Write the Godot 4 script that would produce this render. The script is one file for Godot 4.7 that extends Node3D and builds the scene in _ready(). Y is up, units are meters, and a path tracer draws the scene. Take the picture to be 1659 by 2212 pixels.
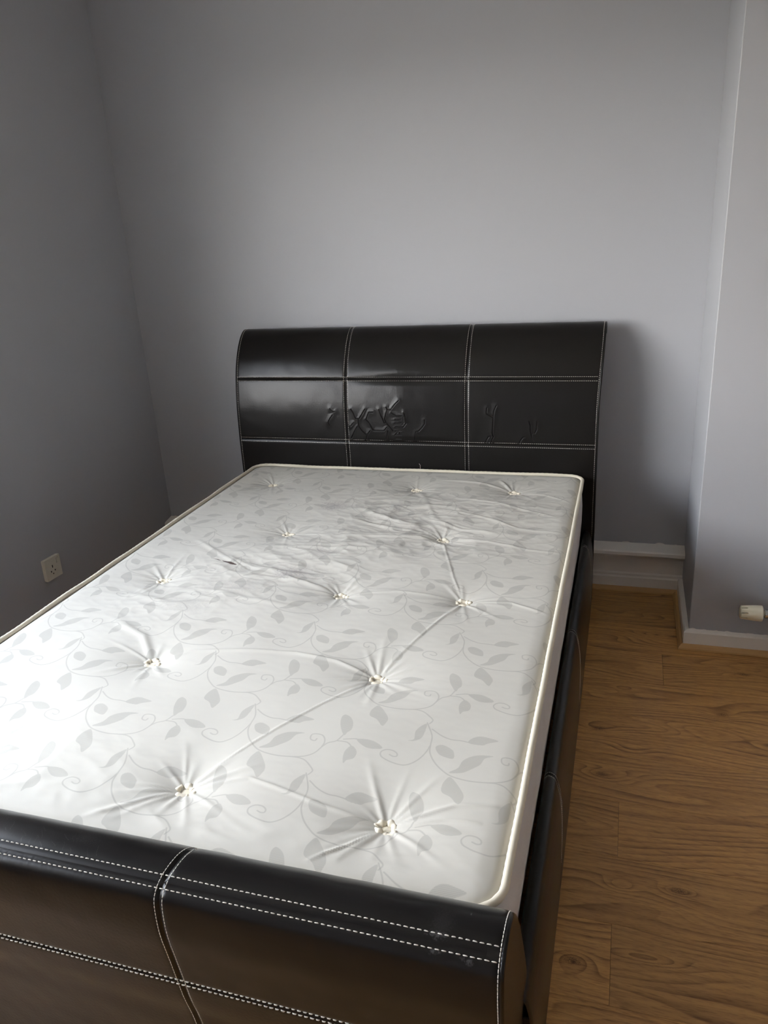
extends Node3D
# A bedroom: a black leather sleigh bed with a bare tufted mattress, lit by a wide window in the left wall.

class Geo:
	var v := PackedVector3Array()
	var n := PackedVector3Array()
	var t := PackedVector2Array()
	var ix := PackedInt32Array()

	func grid(p: PackedVector3Array, nu: int, nv: int, uv: PackedVector2Array, flip := false, ring := false) -> void:
		var base := v.size()
		v.append_array(p)
		if uv.size() == p.size():
			t.append_array(uv)
		else:
			for k in p.size():
				t.append(Vector2.ZERO)
		var nn := PackedVector3Array()
		nn.resize(p.size())
		for j in nv:
			var j0 := maxi(j - 1, 0)
			var j1 := mini(j + 1, nv - 1)
			for i in nu:
				var i0 := i - 1
				var i1 := i + 1
				if i0 < 0:
					i0 = nu - 2 if ring else 0
				if i1 >= nu:
					i1 = 1 if ring else nu - 1
				var c := (p[j * nu + i1] - p[j * nu + i0]).cross(p[j1 * nu + i] - p[j0 * nu + i]).normalized()
				nn[j * nu + i] = -c if flip else c
		n.append_array(nn)
		for j in nv - 1:
			for i in nu - 1:
				var a := base + j * nu + i
				var b := a + 1
				var d := a + nu
				var c := d + 1
				if flip:
					ix.append_array(PackedInt32Array([a, b, c, a, c, d]))
				else:
					ix.append_array(PackedInt32Array([a, c, b, a, d, c]))

	func face(pts: Array, out: Vector3) -> void:
		var nrm: Vector3 = (pts[1] - pts[0]).cross(pts[2] - pts[0])
		if nrm.length() < 1e-14 and pts.size() > 3:
			nrm = (pts[2] - pts[0]).cross(pts[3] - pts[0])
		nrm = nrm.normalized()
		var turned := nrm.dot(out) < 0.0
		if turned:
			nrm = -nrm
		var base := v.size()
		for q in pts:
			v.append(q)
			n.append(nrm)
			t.append(Vector2.ZERO)
		for k in range(1, pts.size() - 1):
			if turned:
				ix.append_array(PackedInt32Array([base, base + k, base + k + 1]))
			else:
				ix.append_array(PackedInt32Array([base, base + k + 1, base + k]))

	func cbox(lo: Vector3, hi: Vector3, b: float) -> void:
		var mid := (lo + hi) / 2.0
		var h := (hi - lo) / 2.0
		var c := {}
		for sx in [-1, 1]:
			for sy in [-1, 1]:
				for sz in [-1, 1]:
					var s := Vector3(sx, sy, sz)
					c[[sx, sy, sz, 0]] = mid + s * Vector3(h.x, h.y - b, h.z - b)
					c[[sx, sy, sz, 1]] = mid + s * Vector3(h.x - b, h.y, h.z - b)
					c[[sx, sy, sz, 2]] = mid + s * Vector3(h.x - b, h.y - b, h.z)
					if b > 0.0:
						face([c[[sx, sy, sz, 0]], c[[sx, sy, sz, 1]], c[[sx, sy, sz, 2]]], s)
		for s in [-1, 1]:
			face([c[[s, -1, -1, 0]], c[[s, 1, -1, 0]], c[[s, 1, 1, 0]], c[[s, -1, 1, 0]]], Vector3(s, 0, 0))
			face([c[[-1, s, -1, 1]], c[[1, s, -1, 1]], c[[1, s, 1, 1]], c[[-1, s, 1, 1]]], Vector3(0, s, 0))
			face([c[[-1, -1, s, 2]], c[[1, -1, s, 2]], c[[1, 1, s, 2]], c[[-1, 1, s, 2]]], Vector3(0, 0, s))
			if b > 0.0:
				for q in [-1, 1]:
					face([c[[-1, s, q, 1]], c[[1, s, q, 1]], c[[1, s, q, 2]], c[[-1, s, q, 2]]], Vector3(0, s, q))
					face([c[[s, -1, q, 0]], c[[s, 1, q, 0]], c[[s, 1, q, 2]], c[[s, -1, q, 2]]], Vector3(s, 0, q))
					face([c[[s, q, -1, 0]], c[[s, q, 1, 0]], c[[s, q, 1, 1]], c[[s, q, -1, 1]]], Vector3(s, q, 0))

	# an outline in (z, y) pushed from x0 to x1, with flat ends
	func prism_x(outline: PackedVector2Array, x0: float, x1: float) -> void:
		var tri := Geometry2D.triangulate_polygon(outline)
		for e in [[x0, -1.0], [x1, 1.0]]:
			for k in range(0, tri.size(), 3):
				var q := []
				for m in 3:
					var o := outline[tri[k + m]]
					q.append(Vector3(e[0], o.y, o.x))
				face(q, Vector3(e[1], 0, 0))
		var area := 0.0
		for k in outline.size():
			area += outline[k].cross(outline[(k + 1) % outline.size()])
		for k in outline.size():
			var a := outline[k]
			var b := outline[(k + 1) % outline.size()]
			var o := Vector2(b.y - a.y, a.x - b.x) * signf(area)
			face([Vector3(x0, a.y, a.x), Vector3(x1, a.y, a.x), Vector3(x1, b.y, b.x), Vector3(x0, b.y, b.x)], Vector3(0, o.y, o.x))

	func tube(path: PackedVector3Array, r: PackedFloat32Array, sides: int, ring := false) -> void:
		var m := path.size()
		var p := PackedVector3Array()
		var last := Vector3.UP
		for j in m:
			var a := path[maxi(j - 1, 0)]
			var b := path[mini(j + 1, m - 1)]
			if ring and (j == 0 or j == m - 1):
				a = path[m - 2]
				b = path[1]
			var d := (b - a).normalized()
			var s := d.cross(last)
			if s.length() < 0.05:
				s = d.cross(Vector3.RIGHT)
			s = s.normalized()
			var u := s.cross(d).normalized()
			last = u
			var rad := r[j % r.size()]
			for i in sides + 1:
				var g := TAU * i / sides
				p.append(path[j] + (s * cos(g) + u * sin(g)) * rad)
		grid(p, sides + 1, m, PackedVector2Array(), true, true)

	# profile points are (along the axis, radius); flute cuts grooves into the rim between two stations
	func lathe(at: Vector3, along: Vector3, profile: Array, sides: int, flutes := 0, from := 0.0, to := 0.0, cut := 0.0, wide := 0.12) -> void:
		var ax := along.normalized()
		var s := ax.cross(Vector3(0.31, 0.87, 0.41)).normalized()
		var u := ax.cross(s).normalized()
		var p := PackedVector3Array()
		for q in profile:
			for i in sides + 1:
				var g := TAU * i / sides
				var rad: float = q.y
				if flutes > 0 and q.x >= from and q.x <= to:
					var w := absf(fposmod(g * flutes / TAU + 0.5, 1.0) - 0.5)
					if w < wide:
						rad -= cut
				p.append(at + ax * q.x + (s * cos(g) + u * sin(g)) * rad)
		grid(p, sides + 1, profile.size(), PackedVector2Array(), false, true)

	# one stitch of thread
	func stitch(a: Vector3, b: Vector3, up: Vector3, r: float) -> void:
		var d := (b - a).normalized()
		var s := d.cross(up).normalized()
		var p := PackedVector3Array()
		for st in [[0.0, 0.25, -0.6], [0.2, 1.0, 0.25], [0.8, 1.0, 0.25], [1.0, 0.25, -0.6]]:
			for i in 6:
				var g := TAU * i / 5.0
				p.append(a.lerp(b, st[0]) + up * r * st[2] + (s * cos(g) + up * sin(g)) * r * st[1])
		grid(p, 6, 4, PackedVector2Array(), true, true)

	func mesh() -> ArrayMesh:
		var arr := []
		arr.resize(Mesh.ARRAY_MAX)
		arr[Mesh.ARRAY_VERTEX] = v
		arr[Mesh.ARRAY_NORMAL] = n
		arr[Mesh.ARRAY_TEX_UV] = t
		arr[Mesh.ARRAY_INDEX] = ix
		var am := ArrayMesh.new()
		am.add_surface_from_arrays(Mesh.PRIMITIVE_TRIANGLES, arr)
		return am


# a smooth curve through points, walked by length
class Prof:
	var p := PackedVector2Array()
	var l := PackedFloat32Array()

	func _init(pts: Array) -> void:
		for k in pts.size() - 1:
			var a: Vector2 = pts[maxi(k - 1, 0)]
			var b: Vector2 = pts[k]
			var c: Vector2 = pts[k + 1]
			var d: Vector2 = pts[mini(k + 2, pts.size() - 1)]
			for i in 8:
				p.append(b.cubic_interpolate(c, a, d, i / 8.0))
		p.append(pts[-1])
		var s := 0.0
		for k in p.size():
			if k > 0:
				s += p[k].distance_to(p[k - 1])
			l.append(s)

	func length() -> float:
		return l[-1]

	func at(s: float) -> Vector2:
		var k := clampi(l.bsearch(s), 1, l.size() - 1)
		return p[k - 1].lerp(p[k], clampf((s - l[k - 1]) / maxf(l[k] - l[k - 1], 1e-9), 0.0, 1.0))

	func dir(s: float) -> Vector2:
		return (at(minf(s + 0.004, l[-1])) - at(maxf(s - 0.004, 0.0))).normalized()

	# the first length where the second coordinate passes a value
	func reach(y: float) -> float:
		for k in range(1, p.size()):
			if (p[k - 1].y - y) * (p[k].y - y) <= 0.0:
				return l[k]
		return 0.0


const BED_LEFT := -1.556
const BED_RIGHT := -0.09
const SEAM_A := -1.07
const SEAM_B := -0.578
const MAT_LEFT := -1.482
const MAT_RIGHT := -0.134
const MAT_HEAD := -2.836
const MAT_FOOT := -0.82
const MAT_TOP := 0.570
const WALL_LEFT := -2.125
const WALL_BACK := -3.095
const CHIM_X := 0.262
const CHIM_Z := -2.643
const ROOM_RIGHT := 2.05
const ROOM_FRONT := 1.6
const CEIL := 2.62
const WIN_Z0 := -1.75
const WIN_Z1 := 0.75
const WIN_Y0 := 0.87
const WIN_Y1 := 2.15

var taken := {}
var M := {}
var rng := RandomNumberGenerator.new()


func numbered(called: String) -> String:
	taken[called] = taken.get(called, -1) + 1
	return called if taken[called] == 0 else "%s_%03d" % [called, taken[called]]


func put(called: String, g: Geo, m: Material, parent: Node = self) -> MeshInstance3D:
	var o := MeshInstance3D.new()
	o.mesh = g.mesh()
	o.material_override = m
	o.name = numbered(called) if parent == self else called
	o.cast_shadow = GeometryInstance3D.SHADOW_CASTING_SETTING_ON
	parent.add_child(o, true)
	return o


func thing(called: String, label: String, category: String, at := Vector3.ZERO) -> Node3D:
	var o := Node3D.new()
	o.name = numbered(called)
	add_child(o, true)
	o.position = at
	o.set_meta("label", label)
	o.set_meta("category", category)
	return o


func struct(called: String, g: Geo, m: Material, label: String) -> MeshInstance3D:
	var o := put(called, g, m)
	o.set_meta("kind", "structure")
	o.set_meta("label", label)
	o.set_meta("category", called.get_slice("_", 0))
	return o


func part(called: String, parent: Node) -> Node3D:
	var o := Node3D.new()
	o.name = called
	parent.add_child(o, true)
	return o


func noise(seed_: int, freq: float, octaves := 1, kind := FastNoiseLite.TYPE_SIMPLEX_SMOOTH) -> FastNoiseLite:
	var f := FastNoiseLite.new()
	f.seed = seed_
	f.frequency = freq
	f.noise_type = kind
	f.fractal_type = FastNoiseLite.FRACTAL_FBM if octaves > 1 else FastNoiseLite.FRACTAL_NONE
	f.fractal_octaves = octaves
	return f


func paint(c: Color, rough: float, metal := 0.0) -> StandardMaterial3D:
	var m := StandardMaterial3D.new()
	m.albedo_color = c
	m.roughness = rough
	m.metallic = metal
	return m


func relief(m: StandardMaterial3D, f: FastNoiseLite, side: int, per_metre: float, cm: float) -> void:
	m.heightmap_enabled = true
	m.heightmap_texture = ImageTexture.create_from_image(f.get_seamless_image(side, side))
	m.heightmap_scale = cm
	m.uv1_triplanar = true
	m.uv1_world_triplanar = true
	m.uv1_scale = Vector3.ONE * per_metre


func _ready() -> void:
	rng.seed = 71
	view_and_light()
	materials()
	room()
	window()
	skirting()
	bed()
	mattress()
	socket()
	heating()


func view_and_light() -> void:
	var cam := Camera3D.new()
	cam.name = "camera"
	cam.fov = rad_to_deg(2.0 * atan(1106.0 / 1663.0))
	cam.near = 0.02
	cam.far = 200.0
	cam.position = Vector3(0, 1.5, 0)
	cam.rotation_order = EULER_ORDER_YXZ
	cam.rotation_degrees = Vector3(-20.51, 18.13, -3.583)
	add_child(cam)
	cam.current = true
	var sky := ProceduralSkyMaterial.new()
	sky.sky_top_color = Color(0.62, 0.66, 0.72)
	sky.sky_horizon_color = Color(1.0, 0.985, 0.96)
	sky.sky_curve = 0.2
	sky.ground_bottom_color = Color(0.45, 0.44, 0.42)
	sky.ground_horizon_color = Color(0.72, 0.71, 0.69)
	sky.sky_energy_multiplier = 1.0
	var e := Environment.new()
	e.background_mode = Environment.BG_SKY
	e.sky = Sky.new()
	e.sky.sky_material = sky
	e.tonemap_mode = Environment.TONE_MAPPER_LINEAR
	e.tonemap_exposure = 40.5
	e.sdfgi_enabled = true
	e.ssao_enabled = true
	e.ssil_enabled = true
	var w := WorldEnvironment.new()
	w.name = "world"
	w.environment = e
	add_child(w)


func materials() -> void:
	var wall := paint(Color(0.655, 0.658, 0.672), 0.6)
	relief(wall, noise(3, 0.06, 3), 256, 2.2, 0.02)
	M.wall = wall
	M.ceiling = paint(Color(0.88, 0.88, 0.87), 0.9)
	M.gloss_white = paint(Color(0.90, 0.88, 0.85), 0.38)
	M.frame_white = paint(Color(0.88, 0.88, 0.87), 0.3)
	var leather := paint(Color(0.078, 0.07, 0.067), 0.28)
	leather.metallic_specular = 0.35
	relief(leather, noise(5, 0.05, 3), 256, 9.0, 0.012)
	M.leather = leather
	M.thread = paint(Color(0.80, 0.78, 0.74), 0.8)
	M.board = paint(Color(0.5, 0.4, 0.3), 0.8)
	M.cream = paint(Color(0.86, 0.825, 0.75), 0.85)
	M.cotton = paint(Color(0.90, 0.865, 0.79), 0.95)
	M.border = paint(Color(0.80, 0.78, 0.765), 0.85)
	relief(M.border, noise(15, 0.09, 2), 256, 6.0, 0.03)
	M.plastic = paint(Color(0.82, 0.80, 0.74), 0.4)
	M.dark_plastic = paint(Color(0.16, 0.12, 0.09), 0.5)
	M.valve_cream = paint(Color(0.93, 0.90, 0.80), 0.35)
	M.chrome = paint(Color(0.78, 0.78, 0.78), 0.18, 1.0)
	M.glass = paint(Color(0.95, 0.97, 0.98, 0.06), 0.02)
	M.glass.transparency = BaseMaterial3D.TRANSPARENCY_ALPHA
	M.underlay = paint(Color(0.25, 0.2, 0.15), 0.95)
	M.wood = wood()
	var bead := paint(Color(0.74, 0.58, 0.37), 0.5)
	M.bead = bead


# oak grain: eight boards one above the other
func wood() -> StandardMaterial3D:
	var w := 1024
	var band := 164
	var bands := 8
	var data := PackedByteArray()
	data.resize(w * band * bands * 3)
	var n1 := noise(21, 1.0)
	var n2 := noise(22, 1.0)
	var n3 := noise(23, 1.0)
	var at := 0
	for b in bands:
		var knots := []
		for k in 5:
			knots.append([rng.randf_range(0.02, 1.26), rng.randf_range(0.03, 0.17), rng.randf_range(1.3, 3.4) * (1 if k % 2 else -1), rng.randf_range(0.03, 0.16), rng.randf_range(0.014, 0.034), k < 2])
		var tone := rng.randf_range(0.94, 1.05)
		for y in band:
			var v := (y + 0.5) / band * 0.2
			var wz := b * 7.3
			for x in w:
				var u := (x + 0.5) / w * 1.29
				var f := v * 42.0 + n1.get_noise_2d(u * 1.3 + wz, v * 6.0 + wz) * 2.6
				var dark := 0.0
				for k in knots:
					var a: float = (u - k[0]) / k[3]
					var c: float = (v - k[1]) / k[4]
					var d := a * a + c * c
					if d < 9.0:
						f += k[2] * exp(-d)
						if k[5]:
							var kd := pow((u - k[0]) / 0.019, 2.0) + pow((v - k[1]) / 0.0085, 2.0)
							if kd < 12.0:
								dark += 0.75 * exp(-kd) * (0.75 + n3.get_noise_2d(u * 500.0, v * 900.0))
				var ring := fposmod(f, 1.0)
				ring = ring * ring * ring if ring < 0.93 else (1.0 - ring) / 0.07 * 0.8
				var pore := n2.get_noise_2d(u * 28.0 + wz, v * 900.0)
				var streak := n3.get_noise_2d(u * 3.0 + wz, v * 60.0)
				var cut := n1.get_noise_2d(u * 2.4 - wz, v * 22.0 + 40.0)
				var s := clampf(0.46 * ring * (0.45 + 0.9 * maxf(cut + 0.35, 0.0)) + maxf(pore - 0.25, 0.0) * 0.5 - streak * 0.10 + dark, -0.12, 0.95)
				data[at] = clampi(int(lerpf(196.0, 80.0, s) * tone), 0, 255)
				data[at + 1] = clampi(int(lerpf(147.0, 44.0, s) * tone), 0, 255)
				data[at + 2] = clampi(int(lerpf(86.0, 16.0, s) * tone), 0, 255)
				at += 3
	var m := paint(Color.WHITE, 0.42)
	m.albedo_texture = ImageTexture.create_from_image(Image.create_from_data(w, band * bands, false, Image.FORMAT_RGB8, data))
	return m


func room() -> void:
	var g := Geo.new()
	var x0 := WALL_LEFT - 0.28
	# the left wall goes round the window opening
	g.cbox(Vector3(x0, -0.1, WALL_BACK - 0.2), Vector3(WALL_LEFT, CEIL + 0.1, WIN_Z0), 0)
	g.cbox(Vector3(x0, -0.1, WIN_Z1), Vector3(WALL_LEFT, CEIL + 0.1, ROOM_FRONT + 0.2), 0)
	g.cbox(Vector3(x0, -0.1, WIN_Z0), Vector3(WALL_LEFT, WIN_Y0, WIN_Z1), 0)
	g.cbox(Vector3(x0, WIN_Y1, WIN_Z0), Vector3(WALL_LEFT, CEIL + 0.1, WIN_Z1), 0)
	struct("wall_left", g, M.wall, "dark grey painted wall on the left with a single socket")
	g = Geo.new()
	g.cbox(Vector3(WALL_LEFT, -0.1, WALL_BACK - 0.2), Vector3(ROOM_RIGHT + 0.2, CEIL + 0.1, WALL_BACK), 0)
	struct("wall_back", g, M.wall, "plain grey painted wall behind the black headboard")
	g = Geo.new()
	g.cbox(Vector3(CHIM_X, -0.1, WALL_BACK), Vector3(1.66, CEIL + 0.1, CHIM_Z), 0.002)
	struct("wall_chimney", g, M.wall, "light grey chimney breast stepping forward on the right")
	g = Geo.new()
	g.cbox(Vector3(ROOM_RIGHT, -0.1, WALL_BACK), Vector3(ROOM_RIGHT + 0.2, CEIL + 0.1, ROOM_FRONT + 0.2), 0)
	struct("wall_right", g, M.wall, "grey painted side wall across from the window")
	g = Geo.new()
	g.cbox(Vector3(WALL_LEFT, -0.1, ROOM_FRONT), Vector3(ROOM_RIGHT, CEIL + 0.1, ROOM_FRONT + 0.2), 0)
	struct("wall_front", g, M.wall, "grey painted wall across from the headboard")
	g = Geo.new()
	g.cbox(Vector3(WALL_LEFT, CEIL, WALL_BACK), Vector3(ROOM_RIGHT, CEIL + 0.1, ROOM_FRONT), 0)
	struct("ceiling", g, M.ceiling, "flat white ceiling of the bedroom")
	# the floor: a base with separate oak boards that run across the room
	g = Geo.new()
	g.cbox(Vector3(WALL_LEFT, -0.1, WALL_BACK), Vector3(ROOM_RIGHT, -0.009, ROOM_FRONT), 0)
	var floor_ := struct("floor", g, M.underlay, "brown oak laminate floor of wide boards beside the bed")
	var row := 0
	var z := -3.162
	while z < ROOM_FRONT:
		var z0 := maxf(z, WALL_BACK)
		var z1 := minf(z + 0.2, ROOM_FRONT)
		var joint := -0.55 + 0.31 * (row % 3)
		if row == 3:
			joint = 0.172
		elif row == 7:
			joint = 0.039
		elif row == 9:
			joint = 0.03
		elif row < 10:
			joint = -0.75 + 0.17 * (row % 3)
		var x := joint - 1.29 * 3.0
		var k := 0
		while x < ROOM_RIGHT:
			var a := maxf(x, WALL_LEFT)
			var b := minf(x + 1.29, ROOM_RIGHT)
			if b - a > 0.01:
				var p := Geo.new()
				p.cbox(Vector3(a + 0.0002, -0.009, z0 + 0.0002), Vector3(b - 0.0002, 0.0, z1 - 0.0002), 0.0007)
				var bandno := (row * 3 + k * 5 + 1) % 8
				for q in p.v.size():
					var c := p.v[q]
					var uu := (c.x - x) / 1.29
					var vv := (c.z - z) / 0.2
					if (row + k) % 2 == 1:
						uu = 1.0 - uu
						vv = 1.0 - vv
					p.t[q] = Vector2(uu, (bandno + clampf(vv, 0.01, 0.99)) / 8.0)
				put("plank", p, M.wood, floor_)
			x += 1.29
			k += 1
		z += 0.2
		row += 1


func window() -> void:
	var w := Node3D.new()
	w.name = "window_1"
	add_child(w)
	w.position = Vector3(WALL_LEFT - 0.14, WIN_Y0, (WIN_Z0 + WIN_Z1) / 2.0)
	w.set_meta("kind", "structure")
	w.set_meta("label", "wide white three-pane window in the left wall")
	w.set_meta("category", "window")
	var hz := (WIN_Z1 - WIN_Z0) / 2.0
	var hy := WIN_Y1 - WIN_Y0
	var g := Geo.new()
	g.cbox(Vector3(-0.035, 0, -hz), Vector3(0.035, 0.06, hz), 0.004)
	g.cbox(Vector3(-0.035, hy - 0.06, -hz), Vector3(0.035, hy, hz), 0.004)
	g.cbox(Vector3(-0.035, 0.06, -hz), Vector3(0.035, hy - 0.06, -hz + 0.06), 0.004)
	g.cbox(Vector3(-0.035, 0.06, hz - 0.06), Vector3(0.035, hy - 0.06, hz), 0.004)
	put("window_frame", g, M.frame_white, w)
	var third := (hz * 2.0 - 0.12) / 3.0
	for k in 2:
		g = Geo.new()
		var c := -hz + 0.06 + third * (k + 1)
		g.cbox(Vector3(-0.03, 0.06, c - 0.025), Vector3(0.03, hy - 0.06, c + 0.025), 0.004)
		put("mullion", g, M.frame_white, w)
	for k in 3:
		g = Geo.new()
		var c := -hz + 0.06 + third * k
		g.cbox(Vector3(-0.002, 0.06, c + (0.025 if k > 0 else 0.0)), Vector3(0.002, hy - 0.06, c + third - (0.025 if k < 2 else 0.0)), 0)
		put("pane", g, M.glass, w)
	g = Geo.new()
	g.cbox(Vector3(0.035, -0.002, -hz), Vector3(0.165, 0.022, hz), 0.004)
	put("window_sill", g, M.frame_white, w)


# an outline in (distance from the wall, height) run along a wall from a to b; side points into the room
func moulding(outline: Array, a: Vector3, b: Vector3, side: Vector3, mitre_a := 0.0, mitre_b := 0.0) -> Geo:
	var g := Geo.new()
	var d := (b - a).normalized()
	var mid := Vector2.ZERO
	for q in outline:
		mid += q / outline.size()
	for k in outline.size():
		var p: Vector2 = outline[k]
		var q: Vector2 = outline[(k + 1) % outline.size()]
		var o := (p + q) / 2.0 - mid
		g.face([a + side * p.x + Vector3.UP * p.y + d * mitre_a * p.x, b + side * p.x + Vector3.UP * p.y + d * mitre_b * p.x, b + side * q.x + Vector3.UP * q.y + d * mitre_b * q.x, a + side * q.x + Vector3.UP * q.y + d * mitre_a * q.x], side * o.x + Vector3.UP * o.y)
	var ends := PackedVector2Array(outline)
	var tri := Geometry2D.triangulate_polygon(ends)
	for e in [[a, -d, mitre_a], [b, d, mitre_b]]:
		for k in range(0, tri.size(), 3):
			var f := []
			for m in 3:
				var p := ends[tri[k + m]]
				f.append(e[0] + side * p.x + Vector3.UP * p.y + d * e[2] * p.x)
			g.face(f, e[1])
	return g


func skirting() -> void:
	var z := Vector3(0, 0, 1)
	# tall old board behind the bed with a ledge on top
	var old := [Vector2(0, 0), Vector2(0.034, 0), Vector2(0.034, 0.058), Vector2(0.028, 0.064), Vector2(0.027, 0.072), Vector2(0.02, 0.078), Vector2(0.02, 0.163), Vector2(0.062, 0.168), Vector2(0.066, 0.174), Vector2(0.066, 0.186), Vector2(0.06, 0.192), Vector2(0.004, 0.203), Vector2(0, 0.203)]
	var o := struct("baseboard_back", moulding(old, Vector3(WALL_LEFT, 0, WALL_BACK), Vector3(CHIM_X + 0.0, 0, WALL_BACK), z), M.gloss_white, "tall old off-white skirting board with a ledge below the back wall")
	ragged(o, Vector3(WALL_LEFT, 0.2, WALL_BACK), Vector3(CHIM_X - 0.03, 0.2, WALL_BACK), z, 0.008, 5)
	var low := [Vector2(0, 0), Vector2(0.018, 0), Vector2(0.018, 0.062), Vector2(0.013, 0.068), Vector2(0, 0.07)]
	struct("baseboard_alcove", moulding(low, Vector3(CHIM_X, 0, WALL_BACK + 0.034), Vector3(CHIM_X, 0, CHIM_Z), Vector3(-1, 0, 0), 0.0, 1.0), M.gloss_white, "low off-white skirting board in the shadow of the alcove side")
	o = struct("baseboard_chimney", moulding(low, Vector3(CHIM_X, 0, CHIM_Z), Vector3(1.66, 0, CHIM_Z), z, -1.0, 0.0), M.gloss_white, "low off-white skirting board below the chimney breast")
	ragged(o, Vector3(CHIM_X + 0.002, 0.068, CHIM_Z), Vector3(1.6, 0.068, CHIM_Z), z, 0.006, 9)
	struct("baseboard_left", moulding(low, Vector3(WALL_LEFT, 0, WALL_BACK + 0.07), Vector3(WALL_LEFT, 0, ROOM_FRONT), Vector3(1, 0, 0)), M.gloss_white, "low skirting board along the left wall behind the bed")
	# oak bead that hides the edge of the floor
	var bead := [Vector2(0, 0), Vector2(0.016, 0), Vector2(0.015, 0.006), Vector2(0.009, 0.014), Vector2(0.003, 0.018), Vector2(0, 0.018)]
	struct("trim_1", moulding(bead, Vector3(WALL_LEFT, 0, WALL_BACK + 0.034), Vector3(CHIM_X - 0.018, 0, WALL_BACK + 0.034), z, 0.0, -1.0), M.bead, "thin oak bead at the foot of the tall skirting")
	struct("trim_2", moulding(bead, Vector3(CHIM_X - 0.018, 0, WALL_BACK + 0.034), Vector3(CHIM_X - 0.018, 0, CHIM_Z + 0.018), Vector3(-1, 0, 0), 1.0, 1.0), M.bead, "thin oak bead along the alcove side")
	struct("trim_3", moulding(bead, Vector3(CHIM_X - 0.018, 0, CHIM_Z + 0.018), Vector3(1.66, 0, CHIM_Z + 0.018), z, -1.0, 0.0), M.bead, "thin oak bead below the chimney breast skirting")


# the uneven edge where the white gloss runs up onto the wall
func ragged(parent: Node, a: Vector3, b: Vector3, side: Vector3, high: float, seed_: int) -> void:
	var f := noise(seed_, 1.0, 2)
	var g := Geo.new()
	var m := int(a.distance_to(b) / 0.006)
	for k in m:
		var p := a.lerp(b, float(k) / m)
		var q := a.lerp(b, float(k + 1) / m)
		var h0 := high * (0.5 + 1.1 * f.get_noise_1d(k * 0.13))
		var h1 := high * (0.5 + 1.1 * f.get_noise_1d((k + 1) * 0.13))
		var up := Vector3.UP
		g.face([p + side * 0.0008, q + side * 0.0008, q + side * 0.0008 + up * maxf(h1, 0.0005), p + side * 0.0008 + up * maxf(h0, 0.0005)], side)
	put("paint_edge", g, M.gloss_white, parent)


# ---------------------------------------------------------------- the bed

const CRACKS_MIDDLE := [[-1048, 807, -1040, 798, -1035, 783, -1029, 768, -1021, 762, -1014, 771, -1004, 780, -989, 801, -989, 810], [-984, 760, -972, 745, -955, 724, -938, 717, -910, 720, -897, 731], [-929, 802, -921, 784, -913, 764, -908, 749, -899, 743], [-898, 817, -894, 802, -903, 782, -906, 761, -899, 743, -885, 732, -870, 723], [-1018, 759, -1016, 738, -1005, 717, -990, 709, -981, 707, -968, 721], [-981, 707, -987, 690, -987, 675], [-1051, 692, -1034, 714, -1023, 732], [-1051, 729, -1037, 747], [-893, 802, -880, 808, -864, 829, -846, 838], [-879, 788, -861, 784, -834, 783], [-983, 769, -972, 790, -954, 799], [-825, 792, -821, 777, -817, 756, -830, 741, -838, 729], [-895, 719, -898, 695, -902, 680], [-743, 766, -742, 752, -753, 734, -769, 719, -778, 713, -783, 695, -784, 680]]
const CRACKS_LEFT := [[-1139, 800, -1127, 795, -1116, 794], [-1128, 785, -1139, 766, -1148, 754, -1141, 742]]
const CRACKS_RIGHT := [[-499, 813, -500, 791, -477, 777], [-463, 822, -471, 803, -474, 779, -475, 750, -478, 716, -473, 704, -481, 684, -478, 673], [-501, 674, -501, 694, -492, 709, -485, 710, -481, 702], [-340, 767, -334, 753, -334, 729, -331, 712, -326, 700, -319, 684], [-309, 763, -310, 741, -317, 724, -326, 717, -328, 707], [-375, 677, -372, 692, -361, 701, -354, 702]]


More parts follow.
